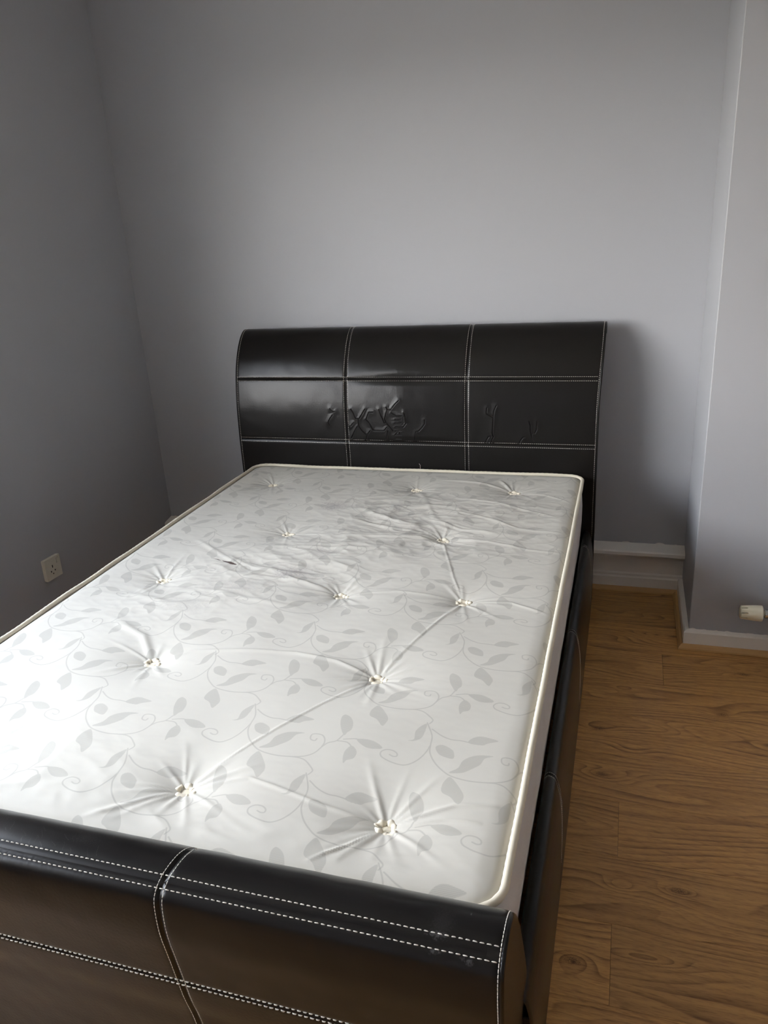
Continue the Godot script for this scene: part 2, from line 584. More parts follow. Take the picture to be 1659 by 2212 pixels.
# a padded leather panel on a curve between two lengths and two places across; cracks are folds in millimetres
func panel(pr: Prof, s0: float, s1: float, x0: Callable, x1: Callable, step: float, puff: float, cracks: Array, highlight_crest: Callable) -> Geo:
	var nu := maxi(int(absf(x1.call(s0) - x0.call(s0)) / step), 8) + 1
	var nv := maxi(int((s1 - s0) / step), 8) + 1
	var h := PackedFloat32Array()
	h.resize(nu * nv)
	var wide: float = x1.call(s0) - x0.call(s0)
	var f := noise(int(s0 * 1000.0) + int(x0.call(s0) * 777.0), 9.0, 2)
	for j in nv:
		var s := lerpf(s0, s1, float(j) / (nv - 1))
		for i in nu:
			var u := float(i) / (nu - 1)
			var e := minf(minf(u, 1.0 - u) * wide, minf(s - s0, s1 - s))
			h[j * nu + i] = puff * (1.0 - exp(-pow(e / 0.0045, 1.4))) + 0.0005 * f.get_noise_2d(u * wide, s) * minf(e / 0.03, 1.0) + highlight_crest.call(lerpf(x0.call(s0), x1.call(s0), u), s) * smoothstep(0.0, 0.03, minf(s - s0, s1 - s))
	if cracks.size():
		var valley := PackedFloat32Array()
		valley.resize(nu * nv)
		var hill := valley.duplicate()
		for c in cracks:
			var pts := PackedVector2Array()
			for k in range(0, c.size(), 2):
				pts.append(Vector2(c[k] / 1000.0, pr.reach(c[k + 1] / 1000.0)))
			for k in pts.size() - 1:
				var m := maxi(int(pts[k].distance_to(pts[k + 1]) / 0.001), 1)
				for q in m:
					var at := pts[k].lerp(pts[k + 1], float(q) / m)
					var ci: float = (at.x - x0.call(s0)) / wide * (nu - 1)
					var cj := (at.y - s0) / (s1 - s0) * (nv - 1)
					var rad := int(0.020 / step)
					for jj in range(maxi(int(cj) - rad, 1), mini(int(cj) + rad + 1, nv - 1)):
						for ii in range(maxi(int(ci) - rad, 1), mini(int(ci) + rad + 1, nu - 1)):
							var dd := Vector2((ii - ci) * step, (jj - cj) * step).length()
							var o := jj * nu + ii
							valley[o] = maxf(valley[o], exp(-pow(dd / 0.0015, 2.0)))
							hill[o] = maxf(hill[o], exp(-pow(dd / 0.011, 2.0)))
		for o in h.size():
			h[o] += 0.0013 * hill[o] - 0.0031 * valley[o]
	var p := PackedVector3Array()
	var uv := PackedVector2Array()
	for j in nv:
		var s := lerpf(s0, s1, float(j) / (nv - 1))
		var a := pr.at(s)
		var d := pr.dir(s)
		var out := Vector3(0, -d.x, d.y)
		var xa: float = x0.call(s)
		var xb: float = x1.call(s)
		for i in nu:
			p.append(Vector3(lerpf(xa, xb, float(i) / (nu - 1)), a.y, a.x) + out * h[j * nu + i])
			uv.append(Vector2(float(i) / (nu - 1), float(j) / (nv - 1)))
	var g := Geo.new()
	g.grid(p, nu, nv, uv, out_flip(pr))
	return g


func out_flip(_pr: Prof) -> bool:
	return false


# stitches along a line of points with their outward directions
func sew(g: Geo, pts: PackedVector3Array, ups: PackedVector3Array, pitch: float, r: float, fill := 0.74) -> void:
	var total := 0.0
	var l := PackedFloat32Array([0.0])
	for k in range(1, pts.size()):
		total += pts[k].distance_to(pts[k - 1])
		l.append(total)
	var s := 0.0
	while s + pitch * fill < total:
		var ends := []
		var up := Vector3.UP
		for e in [s, s + pitch * fill]:
			var k := clampi(l.bsearch(e), 1, l.size() - 1)
			var w := clampf((e - l[k - 1]) / maxf(l[k] - l[k - 1], 1e-9), 0, 1)
			ends.append(pts[k - 1].lerp(pts[k], w))
			up = ups[k]
		var j := Vector3(rng.randf_range(-1, 1), rng.randf_range(-1, 1), rng.randf_range(-1, 1)) * r * 0.25
		g.stitch(ends[0] + j, ends[1] - j, up, r)
		s += pitch


func sew_across(g: Geo, pr: Prof, s: float, lift: float, x0: float, x1: float, pitch: float, r: float) -> void:
	var a := pr.at(s)
	var d := pr.dir(s)
	var up := Vector3(0, -d.x, d.y)
	var pts := PackedVector3Array()
	var ups := PackedVector3Array()
	var m := 60
	for k in m + 1:
		pts.append(Vector3(lerpf(x0, x1, float(k) / m), a.y, a.x) + up * lift)
		ups.append(up)
	sew(g, pts, ups, pitch, r)


func sew_along(g: Geo, pr: Prof, x: Callable, s0: float, s1: float, lift: float, pitch: float, r: float, fill := 0.74) -> void:
	var pts := PackedVector3Array()
	var ups := PackedVector3Array()
	var m := 120
	for k in m + 1:
		var s := lerpf(s0, s1, float(k) / m)
		var a := pr.at(s)
		var d := pr.dir(s)
		var up := Vector3(0, -d.x, d.y)
		pts.append(Vector3(x.call(s), a.y, a.x) + up * lift)
		ups.append(up)
	sew(g, pts, ups, pitch, r, fill)


func bed() -> void:
	var b := thing("bed_frame", "black leather sleigh bed frame with white contrast stitching", "bed")
	headboard(b)
	footboard(b)
	for side in [1.0, -1.0]:
		rail(b, side)
	var g := Geo.new()
	g.cbox(Vector3(-1.505, 0.285, -2.845), Vector3(-0.14, 0.305, -0.85), 0.002)
	put("mattress_base", g, M.board, b)


func headboard(b: Node3D) -> void:
	var hb := part("headboard", b)
	var front := [Vector2(-2.85, 0.05), Vector2(-2.85, 0.25), Vector2(-2.85, 0.45), Vector2(-2.85, 0.559), Vector2(-2.853, 0.679), Vector2(-2.861, 0.799), Vector2(-2.871, 0.87), Vector2(-2.885, 0.935), Vector2(-2.905, 0.991), Vector2(-2.932, 1.04), Vector2(-2.962, 1.079), Vector2(-2.99, 1.102), Vector2(-3.015, 1.110), Vector2(-3.038, 1.106), Vector2(-3.052, 1.09), Vector2(-3.052, 1.065)]
	var pr := Prof.new(front)
	var left := func(_s: float) -> float: return BED_LEFT
	var right := func(s: float) -> float: return BED_RIGHT + 0.011 * smoothstep(0.80, 1.1, pr.at(s).y)
	var xa := func(_s: float) -> float: return SEAM_A
	var xb := func(_s: float) -> float: return SEAM_B
	# the padded core under the leather
	var body := PackedVector2Array()
	for k in pr.p.size():
		var s := pr.l[k]
		var d := pr.dir(s)
		body.append(pr.p[k] - Vector2(d.y, -d.x) * 0.0015)
	for q in [Vector2(-3.03, 1.03), Vector2(-2.985, 0.93), Vector2(-2.957, 0.8), Vector2(-2.945, 0.6), Vector2(-2.94, 0.3), Vector2(-2.94, 0.0), Vector2(-2.852, 0.0)]:
		body.append(q)
	var g := Geo.new()
	g.prism_x(body, BED_LEFT - 0.001, BED_RIGHT)
	put("core", g, M.leather, hb)
	var y1 := pr.reach(0.671)
	var y2 := pr.reach(0.924)
	var rows := [[0.0, y1], [y1, y2], [y2, pr.length()]]
	var cols := [[left, xa], [xa, xb], [xb, right]]
	# low crest added to the middle column to catch and end the window highlight
	var flat := func(_x: float, _s: float) -> float: return 0.0
	var highlight_crest := func(x: float, s: float) -> float: return 0.0062 * (1.0 - smoothstep(y2 + 0.03, y2 + 0.13, s)) * clampf((x - SEAM_A) / 0.215, 0.0, 1.0) * clampf((SEAM_B - x) / 0.25, 0.0, 1.0)
	for r in 3:
		for c in 3:
			var cr := []
			if r == 1:
				cr = [CRACKS_LEFT, CRACKS_MIDDLE, CRACKS_RIGHT][c].duplicate()
				if c == 1:
					for k in 8:
						var yy := 765 - k * 11
						cr.append([-863 - k % 3, yy, -849, yy + 3, -837 - k % 2 * 3, yy])
			put("leather_panel", panel(pr, rows[r][0], rows[r][1], cols[c][0], cols[c][1], 0.0012 if r == 1 else 0.004, 0.004, cr, highlight_crest if c == 1 and r > 0 else flat), M.leather, hb)
	# rounded edging at both ends
	for e in [left, right]:
		var path := PackedVector3Array()
		for k in 90:
			var s := pr.length() * k / 89.0
			var a := pr.at(s)
			path.append(Vector3(e.call(s), a.y, a.x))
		g = Geo.new()
		g.tube(path, PackedFloat32Array([0.004]), 8)
		put("edging", g, M.leather, hb)
	g = Geo.new()
	for y in [y1, y2]:
		for o in [-0.0075, 0.0075]:
			sew_across(g, pr, y + o, 0.0037, BED_LEFT + 0.006, BED_RIGHT - 0.004, 0.0075, 0.00075)
	for x in [SEAM_A, SEAM_B]:
		for o in [-0.0075, 0.0075]:
			sew_along(g, pr, func(_s: float) -> float: return x + o, pr.reach(0.5), pr.length(), 0.0037, 0.0075, 0.00075)
	sew_along(g, pr, func(s: float) -> float: return right.call(s) - 0.006, pr.reach(0.3), pr.length(), 0.0036, 0.0075, 0.0008)
	sew_along(g, pr, func(s: float) -> float: return left.call(s) + 0.006, pr.reach(0.3), pr.length(), 0.0036, 0.0075, 0.0008)
	put("stitching", g, M.thread, hb).set_meta("kind", "stuff")


func footboard(b: Node3D) -> void:
	var fb := part("footboard", b)
	var right_x := -0.106
	var front := [Vector2(-0.80, 0.55), Vector2(-0.792, 0.596), Vector2(-0.770, 0.634), Vector2(-0.751, 0.654), Vector2(-0.73, 0.665), Vector2(-0.708, 0.669), Vector2(-0.689, 0.669), Vector2(-0.677, 0.666), Vector2(-0.666, 0.659), Vector2(-0.661, 0.647), Vector2(-0.659, 0.621), Vector2(-0.660, 0.589), Vector2(-0.666, 0.547), Vector2(-0.672, 0.506), Vector2(-0.681, 0.443), Vector2(-0.691, 0.397), Vector2(-0.698, 0.355), Vector2(-0.715, 0.25), Vector2(-0.728, 0.12), Vector2(-0.732, 0.02)]
	# walked from the floor up, so that panels face outwards as on the headboard
	front.reverse()
	var pr := Prof.new(front)
	var left := func(_s: float) -> float: return BED_LEFT + 0.01
	var right := func(_s: float) -> float: return right_x
	var xa := func(_s: float) -> float: return SEAM_A
	var xb := func(_s: float) -> float: return -0.575
	var body := PackedVector2Array()
	for k in pr.p.size():
		var d := pr.dir(pr.l[k])
		body.append(pr.p[k] - Vector2(d.y, -d.x) * 0.0015)
	body.append(Vector2(-0.80, 0.0))
	body.append(Vector2(-0.735, 0.0))
	var g := Geo.new()
	g.prism_x(body, BED_LEFT + 0.012, right_x - 0.003)
	put("core", g, M.leather, fb)
	# the ends widen towards the rails
	var wing := PackedVector2Array()
	for k in pr.p.size():
		if pr.p[k].y > 0.632 and pr.p[k].x < -0.765:
			break
		var d := pr.dir(pr.l[k])
		wing.append(pr.p[k] + Vector2(d.y, -d.x) * 0.002)
	for q in [Vector2(-0.788, 0.615), Vector2(-0.81, 0.583), Vector2(-0.832, 0.545), Vector2(-0.85, 0.508), Vector2(-0.874, 0.457), Vector2(-0.897, 0.405), Vector2(-0.919, 0.35), Vector2(-0.938, 0.295), Vector2(-0.958, 0.22), Vector2(-0.972, 0.15), Vector2(-0.98, 0.0), Vector2(-0.735, 0.0)]:
		wing.append(q)
	for e in [[right_x - 0.02, right_x], [BED_LEFT + 0.01, BED_LEFT + 0.03]]:
		g = Geo.new()
		g.prism_x(wing, e[0], e[1])
		put("end_panel", g, M.leather, fb)
	var y1 := 0.0
	for k in range(1, pr.p.size()):
		if pr.p[k].x < -0.677 and pr.p[k].y > 0.655:
			y1 = pr.l[k]
			break
	var y2 := pr.reach(0.482)
	var rows := [[0.0, y2], [y2, y1], [y1, pr.length()]]
	var cols := [[left, xa], [xa, xb], [xb, right]]
	for r in 3:
		for c in 3:
			var o := put("leather_panel", panel(pr, rows[r][0], rows[r][1], cols[c][0], cols[c][1], 0.003, 0.0035, [], func(_x: float, _s: float) -> float: return 0.0), M.leather, fb)
			var x0: float = cols[c][0].call(0.0)
			var size := Vector2(cols[c][1].call(0.0) - x0, rows[r][1] - rows[r][0])
			if r == 2 and c == 2:
				o.material_override = scuffed(size, [[-0.187 - x0, 0.024, 0.013, 0.020, 0.16], [-0.19 - x0, 0.007, 0.012, 0.004, 0.45], [-0.155 - x0, 0.047, 0.0011, 0.0016, 1.0], [-0.31 - x0, 0.05, 0.02, 0.02, 0.05]], [], 81)
			elif r == 1 and c == 2:
				o.material_override = scuffed(size, [[-0.192 - x0, size.y - 0.012, 0.004, 0.0028, 0.6], [-0.184 - x0, size.y - 0.011, 0.0022, 0.002, 0.5], [-0.146 - x0, size.y - 0.014, 0.0045, 0.003, 0.6], [-0.154 - x0, size.y - 0.013, 0.003, 0.002, 0.4]], [], 82)
			elif r == 2 and c == 1:
				o.material_override = scuffed(size, [[-0.86 - x0, 0.04, 0.11, 0.02, 0.10], [-0.73 - x0, 0.042, 0.02, 0.010, 0.16]], [-0.98 - x0, -0.70 - x0, 0.012, 0.062, 46], 83)
	var path := PackedVector3Array()
	for k in 90:
		var a := pr.at((pr.length() - 0.12) * k / 89.0)
		path.append(Vector3(right_x, a.y, a.x))
	g = Geo.new()
	g.tube(path, PackedFloat32Array([0.0035]), 8)
	put("edging", g, M.leather, fb)
	g = Geo.new()
	for o in [-0.0085, 0.0085]:
		sew_across(g, pr, y1 + o, 0.0033, BED_LEFT + 0.02, right_x - 0.002, 0.0088, 0.0008)
	for o in [-0.0055, 0.0055]:
		sew_across(g, pr, y2 + o, 0.0029, BED_LEFT + 0.02, right_x - 0.002, 0.0088, 0.001)
	for x in [SEAM_A, -0.575]:
		for o in [-0.0062, 0.0062]:
			sew_along(g, pr, func(_s: float) -> float: return x + o, pr.reach(0.1), pr.length(), 0.003, 0.006, 0.0006, 0.9)
	sew_along(g, pr, func(_s: float) -> float: return right_x - 0.004, pr.reach(0.1), pr.length() - 0.06, 0.003, 0.006, 0.0007, 0.92)
	put("stitching", g, M.thread, fb).set_meta("kind", "stuff")


# black leather with pale scuffs, worn spots and scratches at given places (metres from the panel's corner)
func scuffed(size: Vector2, marks: Array, lines: Array, seed_: int) -> StandardMaterial3D:
	var ppm := 1600.0
	var img := Image.create_empty(int(size.x * ppm), int(size.y * ppm), false, Image.FORMAT_RGBA8)
	var base: Color = M.leather.albedo_color
	var worn := Color(0.55, 0.55, 0.55)
	img.fill(base)
	var f := noise(seed_, 0.16, 3)
	for q in marks:
		for y in range(maxi(int((q[1] - q[3] * 1.6) * ppm), 0), mini(int((q[1] + q[3] * 1.6) * ppm) + 1, img.get_height())):
			for x in range(maxi(int((q[0] - q[2] * 1.6) * ppm), 0), mini(int((q[0] + q[2] * 1.6) * ppm) + 1, img.get_width())):
				var d := Vector2((x / ppm - q[0]) / q[2], (y / ppm - q[1]) / q[3]).length()
				var a: float = q[4] * clampf((1.25 - d) * 1.5 + f.get_noise_2d(x, y) * 1.6, 0.0, 1.0) * (0.55 + 0.6 * f.get_noise_2d(x * 4.0, y * 2.0))
				if d < 1.6 and a > 0.0:
					img.set_pixel(x, y, img.get_pixel(x, y).lerp(worn, a))
	if lines.size():
		var r := RandomNumberGenerator.new()
		r.seed = seed_
		for k in lines[4]:
			var at := Vector2(r.randf_range(lines[0], lines[1]), r.randf_range(lines[2], lines[3])) * ppm
			var go := Vector2.from_angle(r.randf_range(-1.2, -0.5)) * r.randf_range(8.0, 34.0)
			var pale := r.randf_range(0.15, 0.5)
			for t in 60:
				var c := at + go * t / 60.0 + Vector2(sin(t * 0.09 + k), 0) * 1.5
				if c.x > 1 and c.y > 1 and c.x < img.get_width() - 1 and c.y < img.get_height() - 1:
					img.set_pixelv(Vector2i(c), base.lerp(worn, pale * (0.6 + 0.4 * sin(t * 0.6 + k))))
	var m := paint(Color.WHITE, M.leather.roughness)
	m.metallic_specular = M.leather.metallic_specular
	m.albedo_texture = ImageTexture.create_from_image(img)
	return m


func rail(b: Node3D, side: float) -> void:
	var r := part("side_rail", b)
	# outline in (distance out from the middle of the bed, height), from the inside over the rounded top to the floor side
	var mid := (BED_LEFT + BED_RIGHT) / 2.0
	var pr := Prof.new([Vector2(0.696, 0.25), Vector2(0.696, 0.325), Vector2(0.699, 0.338), Vector2(0.704, 0.343), Vector2(0.711, 0.341), Vector2(0.718, 0.334), Vector2(0.7235, 0.315), Vector2(0.728, 0.29), Vector2(0.732, 0.25), Vector2(0.734, 0.19), Vector2(0.734, 0.10), Vector2(0.7335, 0.016)])
	var z0 := -2.852
	var z1 := -0.876
	var seams := [-2.70, -2.06, -1.412, z1 + 0.0]
	var from := z0
	for q in seams:
		var nz := maxi(int((q - from) / 0.006), 8) + 1
		var ns := 60
		var p := PackedVector3Array()
		for j in ns:
			var s := pr.length() * j / (ns - 1.0)
			var a := pr.at(s)
			var d := pr.dir(s)
			for i in nz:
				var to: float = q
				var z := lerpf(from, to, float(i) / (nz - 1))
				var e := minf(z - from, to - z)
				var h := 0.0025 * (1.0 - exp(-pow(e / 0.004, 1.4)))
				p.append(Vector3(mid + side * (a.x - d.y * h), a.y + d.x * h, z))
		var g := Geo.new()
		g.grid(p, nz, ns, PackedVector2Array(), side > 0.0)
		put("leather_panel", g, M.leather, r)
		from = q
	var g := Geo.new()
	var x0 := mid + side * 0.700
	var x1 := mid + side * 0.728
	g.cbox(Vector3(minf(x0, x1), 0.012, z0), Vector3(maxf(x0, x1), 0.30, z1), 0.002)
	put("core", g, M.leather, r)
	g = Geo.new()
	for q in seams.slice(0, 3):
		for o in [-0.006, 0.006]:
			var pts := PackedVector3Array()
			var ups := PackedVector3Array()
			for k in 60:
				var s := lerpf(0.07, pr.length() * 0.8, k / 59.0)
				var a := pr.at(s)
				var d := pr.dir(s)
				var up := Vector3(side * -d.y, d.x, 0)
				pts.append(Vector3(mid + side * a.x, a.y, q + o) + up * 0.0022)
				ups.append(up)
			sew(g, pts, ups, 0.0055, 0.0006, 0.9)
	put("stitching", g, M.thread, r).set_meta("kind", "stuff")


# ---------------------------------------------------------------- the mattress

const TUFTS := [[-1.312, -2.623], [-0.727, -2.629], [-0.368, -2.648], [-1.041, -2.147], [-0.525, -2.183], [-1.27, -1.757], [-0.714, -1.754], [-0.379, -1.776], [-1.042, -1.344], [-0.491, -1.381], [-1.20, -0.955], [-0.731, -0.967], [-0.346, -0.962]]
# ridges pulled taut between the tufts: half-metres are plain coordinates, then height and width in millimetres
const RIDGES := [
	[[-0.491, -1.381, -0.377, -1.766], 2.2, 3.0], [[-0.731, -0.967, -0.649, -1.111, -0.575, -1.244, -0.491, -1.381], 2.0, 2.6],
	[[-0.491, -1.381, -0.60, -1.418, -0.705, -1.429, -0.796, -1.419, -0.955, -1.394], 3.4, 5.0], [[-0.955, -1.394, -1.042, -1.344], 2.0, 6.0],
	[[-0.346, -0.962, -0.46, -0.971, -0.617, -1.005, -0.731, -0.967], 2.6, 4.0], [[-0.346, -0.962, -0.39, -0.90, -0.44, -0.85], 3.2, 3.0],
	[[-0.379, -1.776, -0.258, -1.777, -0.15, -1.72], 2.4, 4.5], [[-0.379, -1.776, -0.428, -1.887, -0.503, -2.104, -0.525, -2.183], 1.8, 3.0],
	[[-0.525, -2.183, -0.38, -2.16, -0.25, -2.11, -0.15, -2.10], 3.0, 6.0], [[-0.525, -2.183, -0.70, -2.15, -0.86, -2.13], 3.0, 6.0],
	[[-0.368, -2.648, -0.50, -2.70, -0.64, -2.72], 4.0, 8.0], [[-0.368, -2.648, -0.43, -2.74], 4.0, 7.0], [[-0.368, -2.648, -0.25, -2.60, -0.16, -2.53], 2.4, 5.0],
	[[-0.727, -2.629, -0.66, -2.50, -0.60, -2.36, -0.56, -2.28], 2.6, 11.0], [[-0.727, -2.629, -0.80, -2.52, -0.90, -2.47], 3.0, 8.0],
	[[-0.714, -1.754, -0.86, -1.80, -1.02, -1.80], 3.0, 8.0], [[-0.714, -1.754, -0.56, -1.78, -0.379, -1.776], 2.4, 5.0],
	[[-1.16, -1.93, -1.03, -1.86, -0.90, -1.84, -0.78, -1.85], 3.5, 9.0], [[-0.95, -2.02, -0.82, -2.03, -0.70, -2.05], 3.0, 9.0],
	[[-1.30, -2.02, -1.14, -1.91, -1.05, -1.85], 3.0, 9.0], [[-0.346, -0.962, -0.24, -1.02, -0.17, -1.03], 3.2, 5.0], [[-0.346, -0.962, -0.25, -0.985, -0.19, -0.985], 2.6, 4.0],
	[[-0.60, -2.42, -0.44, -2.36, -0.30, -2.27, -0.17, -2.25], 3.0, 7.0], [[-0.62, -2.33, -0.48, -2.25, -0.36, -2.22], 3.0, 7.0], [[-0.55, -2.53, -0.40, -2.49, -0.20, -2.38], 2.6, 6.0], [[-0.84, -2.36, -0.72, -2.29, -0.62, -2.25], 4.0, 9.0], [[-0.86, -2.28, -0.72, -2.23, -0.60, -2.21], 3.4, 8.0],
	[[-0.731, -0.967, -0.80, -0.90, -0.86, -0.85], 3.0, 6.0], [[-1.042, -1.344, -1.12, -1.43, -1.22, -1.47], 3.4, 10.0], [[-1.0, -1.62, -1.15, -1.60, -1.3, -1.64], 2.4, 12.0], [[-0.8, -1.64, -0.95, -1.66, -1.1, -1.70], 2.4, 10.0]]


func mattress() -> void:
	var mt := thing("mattress", "white tufted double mattress with a grey leaf and vine damask pattern", "mattress")
	var nx := 400
	var nz := 590
	var wide := MAT_RIGHT - MAT_LEFT
	var long := MAT_FOOT - MAT_HEAD
	var dx := wide / (nx - 1)
	var dz := long / (nz - 1)
	var h := PackedFloat32Array()
	h.resize(nx * nz)
	var low := noise(41, 2.2, 2)
	var fine := noise(43, 16.0, 2)
	var crumple := noise(42, 1.0, 3)
	crumple.fractal_type = FastNoiseLite.FRACTAL_RIDGED
	var spots := [[-0.70, -2.36, 0.24, 0.20, 1.0], [-0.52, -2.12, 0.22, 0.10, 0.55], [-0.92, -1.86, 0.28, 0.13, 0.8], [-0.85, -2.05, 0.20, 0.10, 0.5], [-1.15, -1.62, 0.22, 0.16, 0.5], [-0.30, -2.40, 0.18, 0.25, 0.5], [-1.1, -0.95, 0.4, 0.14, 0.30], [-0.6, -0.85, 0.5, 0.07, 0.35]]
	for j in nz:
		var z := MAT_HEAD + j * dz
		for i in nx:
			var x := MAT_LEFT + i * dx
			var m := 0.0
			for s in spots:
				var a: float = (x - s[0]) / s[2]
				var c: float = (z - s[1]) / s[3]
				var d := a * a + c * c
				if d < 5.0:
					m += s[4] * exp(-d)
			var y := 0.004 * low.get_noise_2d(x, z) + 0.0004 * fine.get_noise_2d(x, z * 2.0)
			if m > 0.03:
				y += minf(m, 1.1) * 0.0085 * (crumple.get_noise_2d(x * 3.2 + z * 1.6, z * 5.6 - x * 1.6) - 0.35)
			h[j * nx + i] = y
	# each tuft pulls the ticking down and gathers it
	var ridge := PackedFloat32Array()
	ridge.resize(nx * nz)
	for q in TUFTS:
		var ci := int((float(q[0]) - MAT_LEFT) / dx)
		var cj := int((float(q[1]) - MAT_HEAD) / dz)
		var ri := int(0.26 / dx)
		var rj := int(0.26 / dz)
		for j in range(maxi(cj - rj, 0), mini(cj + rj, nz)):
			for i in range(maxi(ci - ri, 0), mini(ci + ri, nx)):
				var d := Vector2(MAT_LEFT + i * dx - q[0], MAT_HEAD + j * dz - q[1]).length()
				h[j * nx + i] -= 0.019 * exp(-d / 0.030) + 0.010 * exp(-pow(d / 0.11, 2.0))
		var turn := rng.randf() * TAU
		var folds := rng.randi_range(11, 15)
		for k in folds:
			var a := turn + TAU * (k + rng.randf_range(-0.3, 0.3)) / folds
			var reach := rng.randf_range(0.05, 0.17)
			var bend := rng.randf_range(-0.5, 0.5)
			var pts := []
			for s in 7:
				var d := 0.014 + reach * s / 6.0
				pts.append(q[0] + cos(a + bend * d) * d)
				pts.append(q[1] + sin(a + bend * d) * d)
			draw_ridge(ridge, nx, nz, dx, dz, pts, rng.randf_range(1.6, 3.4), rng.randf_range(3.5, 6.5), true)
	for q in RIDGES:
		draw_ridge(ridge, nx, nz, dx, dz, q[0], q[1], q[2], false)
	var p := PackedVector3Array()
	var uv := PackedVector2Array()
	var mx := (MAT_LEFT + MAT_RIGHT) / 2.0
	var mz := (MAT_HEAD + MAT_FOOT) / 2.0
	for j in nz:
		var z := MAT_HEAD + j * dz
		for i in nx:
			var x := MAT_LEFT + i * dx
			var e := minf(minf(x - MAT_LEFT, MAT_RIGHT - x), minf(z - MAT_HEAD, MAT_FOOT - z))
			var keep := smoothstep(0.004, 0.05, e)
			var y := MAT_TOP + 0.004 * keep - 0.010 * exp(-pow(e / 0.012, 2.0)) + (h[j * nx + i] + ridge[j * nx + i]) * keep
			var c := corner(x - mx, z - mz, wide / 2.0, long / 2.0, 0.055)
			p.append(Vector3(mx + c.x, y, mz + c.y))
			uv.append(Vector2((x - MAT_LEFT) / wide, (z - MAT_HEAD) / long))
	var g := Geo.new()
	g.grid(p, nx, nz, uv, true)
	put("top_panel", g, ticking(wide, long), mt)
	# the border, the piping and the underside
	var ring := PackedVector2Array()
	for k in 4:
		var cc := Vector2([1, -1, -1, 1][k] * (wide / 2.0 - 0.055), [1, 1, -1, -1][k] * (long / 2.0 - 0.055))
		var nc := Vector2([1, -1, -1, 1][(k + 1) % 4] * (wide / 2.0 - 0.055), [1, 1, -1, -1][(k + 1) % 4] * (long / 2.0 - 0.055))
		for a in 12:
			var ang := PI / 2.0 * k + PI / 2.0 * a / 12.0
			ring.append(cc + Vector2(cos(ang), sin(ang)) * 0.055)
		var from := cc + Vector2(cos(PI / 2.0 * (k + 1)), sin(PI / 2.0 * (k + 1))) * 0.055
		var to := nc + Vector2(cos(PI / 2.0 * (k + 1)), sin(PI / 2.0 * (k + 1))) * 0.055
		var m := int(from.distance_to(to) / 0.006)
		for s in m:
			ring.append(from.lerp(to, float(s) / m))
	ring.append(ring[0])
	var wob := noise(44, 1.0, 2)
	var rows := 9
	p = PackedVector3Array()
	for r in rows:
		var t := r / (rows - 1.0)
		for k in ring.size():
			var q := ring[k]
			var o := q.normalized()
			var bulge := 0.006 * sin(PI * t) - 0.004 + 0.0025 * wob.get_noise_2d(k * 0.05, t * 2.0) * sin(PI * t) * (0.0 if k in [0, ring.size() - 1] else 1.0)
			p.append(Vector3(mx + q.x + signf(q.x) * (bulge if absf(q.x) > wide / 2.0 - 0.05 else 0.0), lerpf(MAT_TOP - 0.004, 0.308, t), mz + q.y))
	g = Geo.new()
	g.grid(p, ring.size(), rows, PackedVector2Array(), true, true)
	var under := []
	for k in range(0, ring.size() - 1, 4):
		under.append(Vector3(mx + ring[k].x * 0.99, 0.308, mz + ring[k].y * 0.995))
	g.face(under, Vector3.DOWN)
	put("border", g, M.border, mt)
	for lvl in [MAT_TOP - 0.0005, 0.316]:
		var path := PackedVector3Array()
		var rad := PackedFloat32Array()
		for k in ring.size():
			var sway := 0.0025 * wob.get_noise_2d(k * 0.018, 5.0) * (0.0 if k < 14 or k > ring.size() - 14 else 1.0)
			var inset := 0.0 if lvl > 0.5 else -0.011
			path.append(Vector3(mx + ring[k].x + signf(ring[k].x) * (inset + sway * 0.6), lvl + sway, mz + ring[k].y + signf(ring[k].y) * inset))
			rad.append(0.0066 + 0.0004 * sin(k * 2.1))
		g = Geo.new()
		g.tube(path, rad, 10, true)
		put("piping", g, M.cream, mt)
	# the tufts: small lumpy rings of cotton
	for q in TUFTS:
		var i := int((float(q[0]) - MAT_LEFT) / dx)
		var j := int((float(q[1]) - MAT_HEAD) / dz)
		var y := MAT_TOP + 0.004 + h[j * nx + i] + 0.0045
		g = Geo.new()
		var path := PackedVector3Array()
		var rad := PackedFloat32Array()
		var ph := rng.randf() * TAU
		for k in 49:
			var a := TAU * k / 48.0
			var d := 1.0 + 0.10 * sin(a * 3.0 + ph)
			path.append(Vector3(cos(a) * 0.0185 * d, 0.0014 * sin(a * 4.0 + ph), sin(a) * 0.0135 * d))
			rad.append(0.0064 + 0.0011 * sin(a * 7.0 + ph) + 0.0006 * sin(a * 11.0))
		rad[48] = rad[0]
		g.tube(path, rad, 10, true)
		g.lathe(Vector3(0, -0.006, 0), Vector3.UP, [Vector2(0, 0.015), Vector2(0.005, 0.012), Vector2(0.0065, 0.007), Vector2(0.007, 0.0003)], 14)
		var o := put("tuft", g, M.cotton, mt)
		o.position = Vector3(q[0], y, q[1])
		o.rotation.y = rng.randf_range(-0.4, 0.4)
	# a loose end of thread at the head end
	g = Geo.new()
	g.tube(PackedVector3Array([Vector3(-0.764, 0.57, -2.838), Vector3(-0.766, 0.58, -2.838), Vector3(-0.765, 0.59, -2.837), Vector3(-0.769, 0.598, -2.836)]), PackedFloat32Array([0.0008]), 6)
	put("loose_thread", g, M.thread, mt)


func corner(x: float, z: float, hx: float, hz: float, r: float) -> Vector2:
	var d := Vector2(maxf(absf(x) - hx + r, 0.0), maxf(absf(z) - hz + r, 0.0))
	if d.x <= 0.0 or d.y <= 0.0:
		return Vector2(x, z)
	var k := maxf(d.x, d.y) / d.length()
	return Vector2(signf(x) * (hx - r + d.x * k), signf(z) * (hz - r + d.y * k))


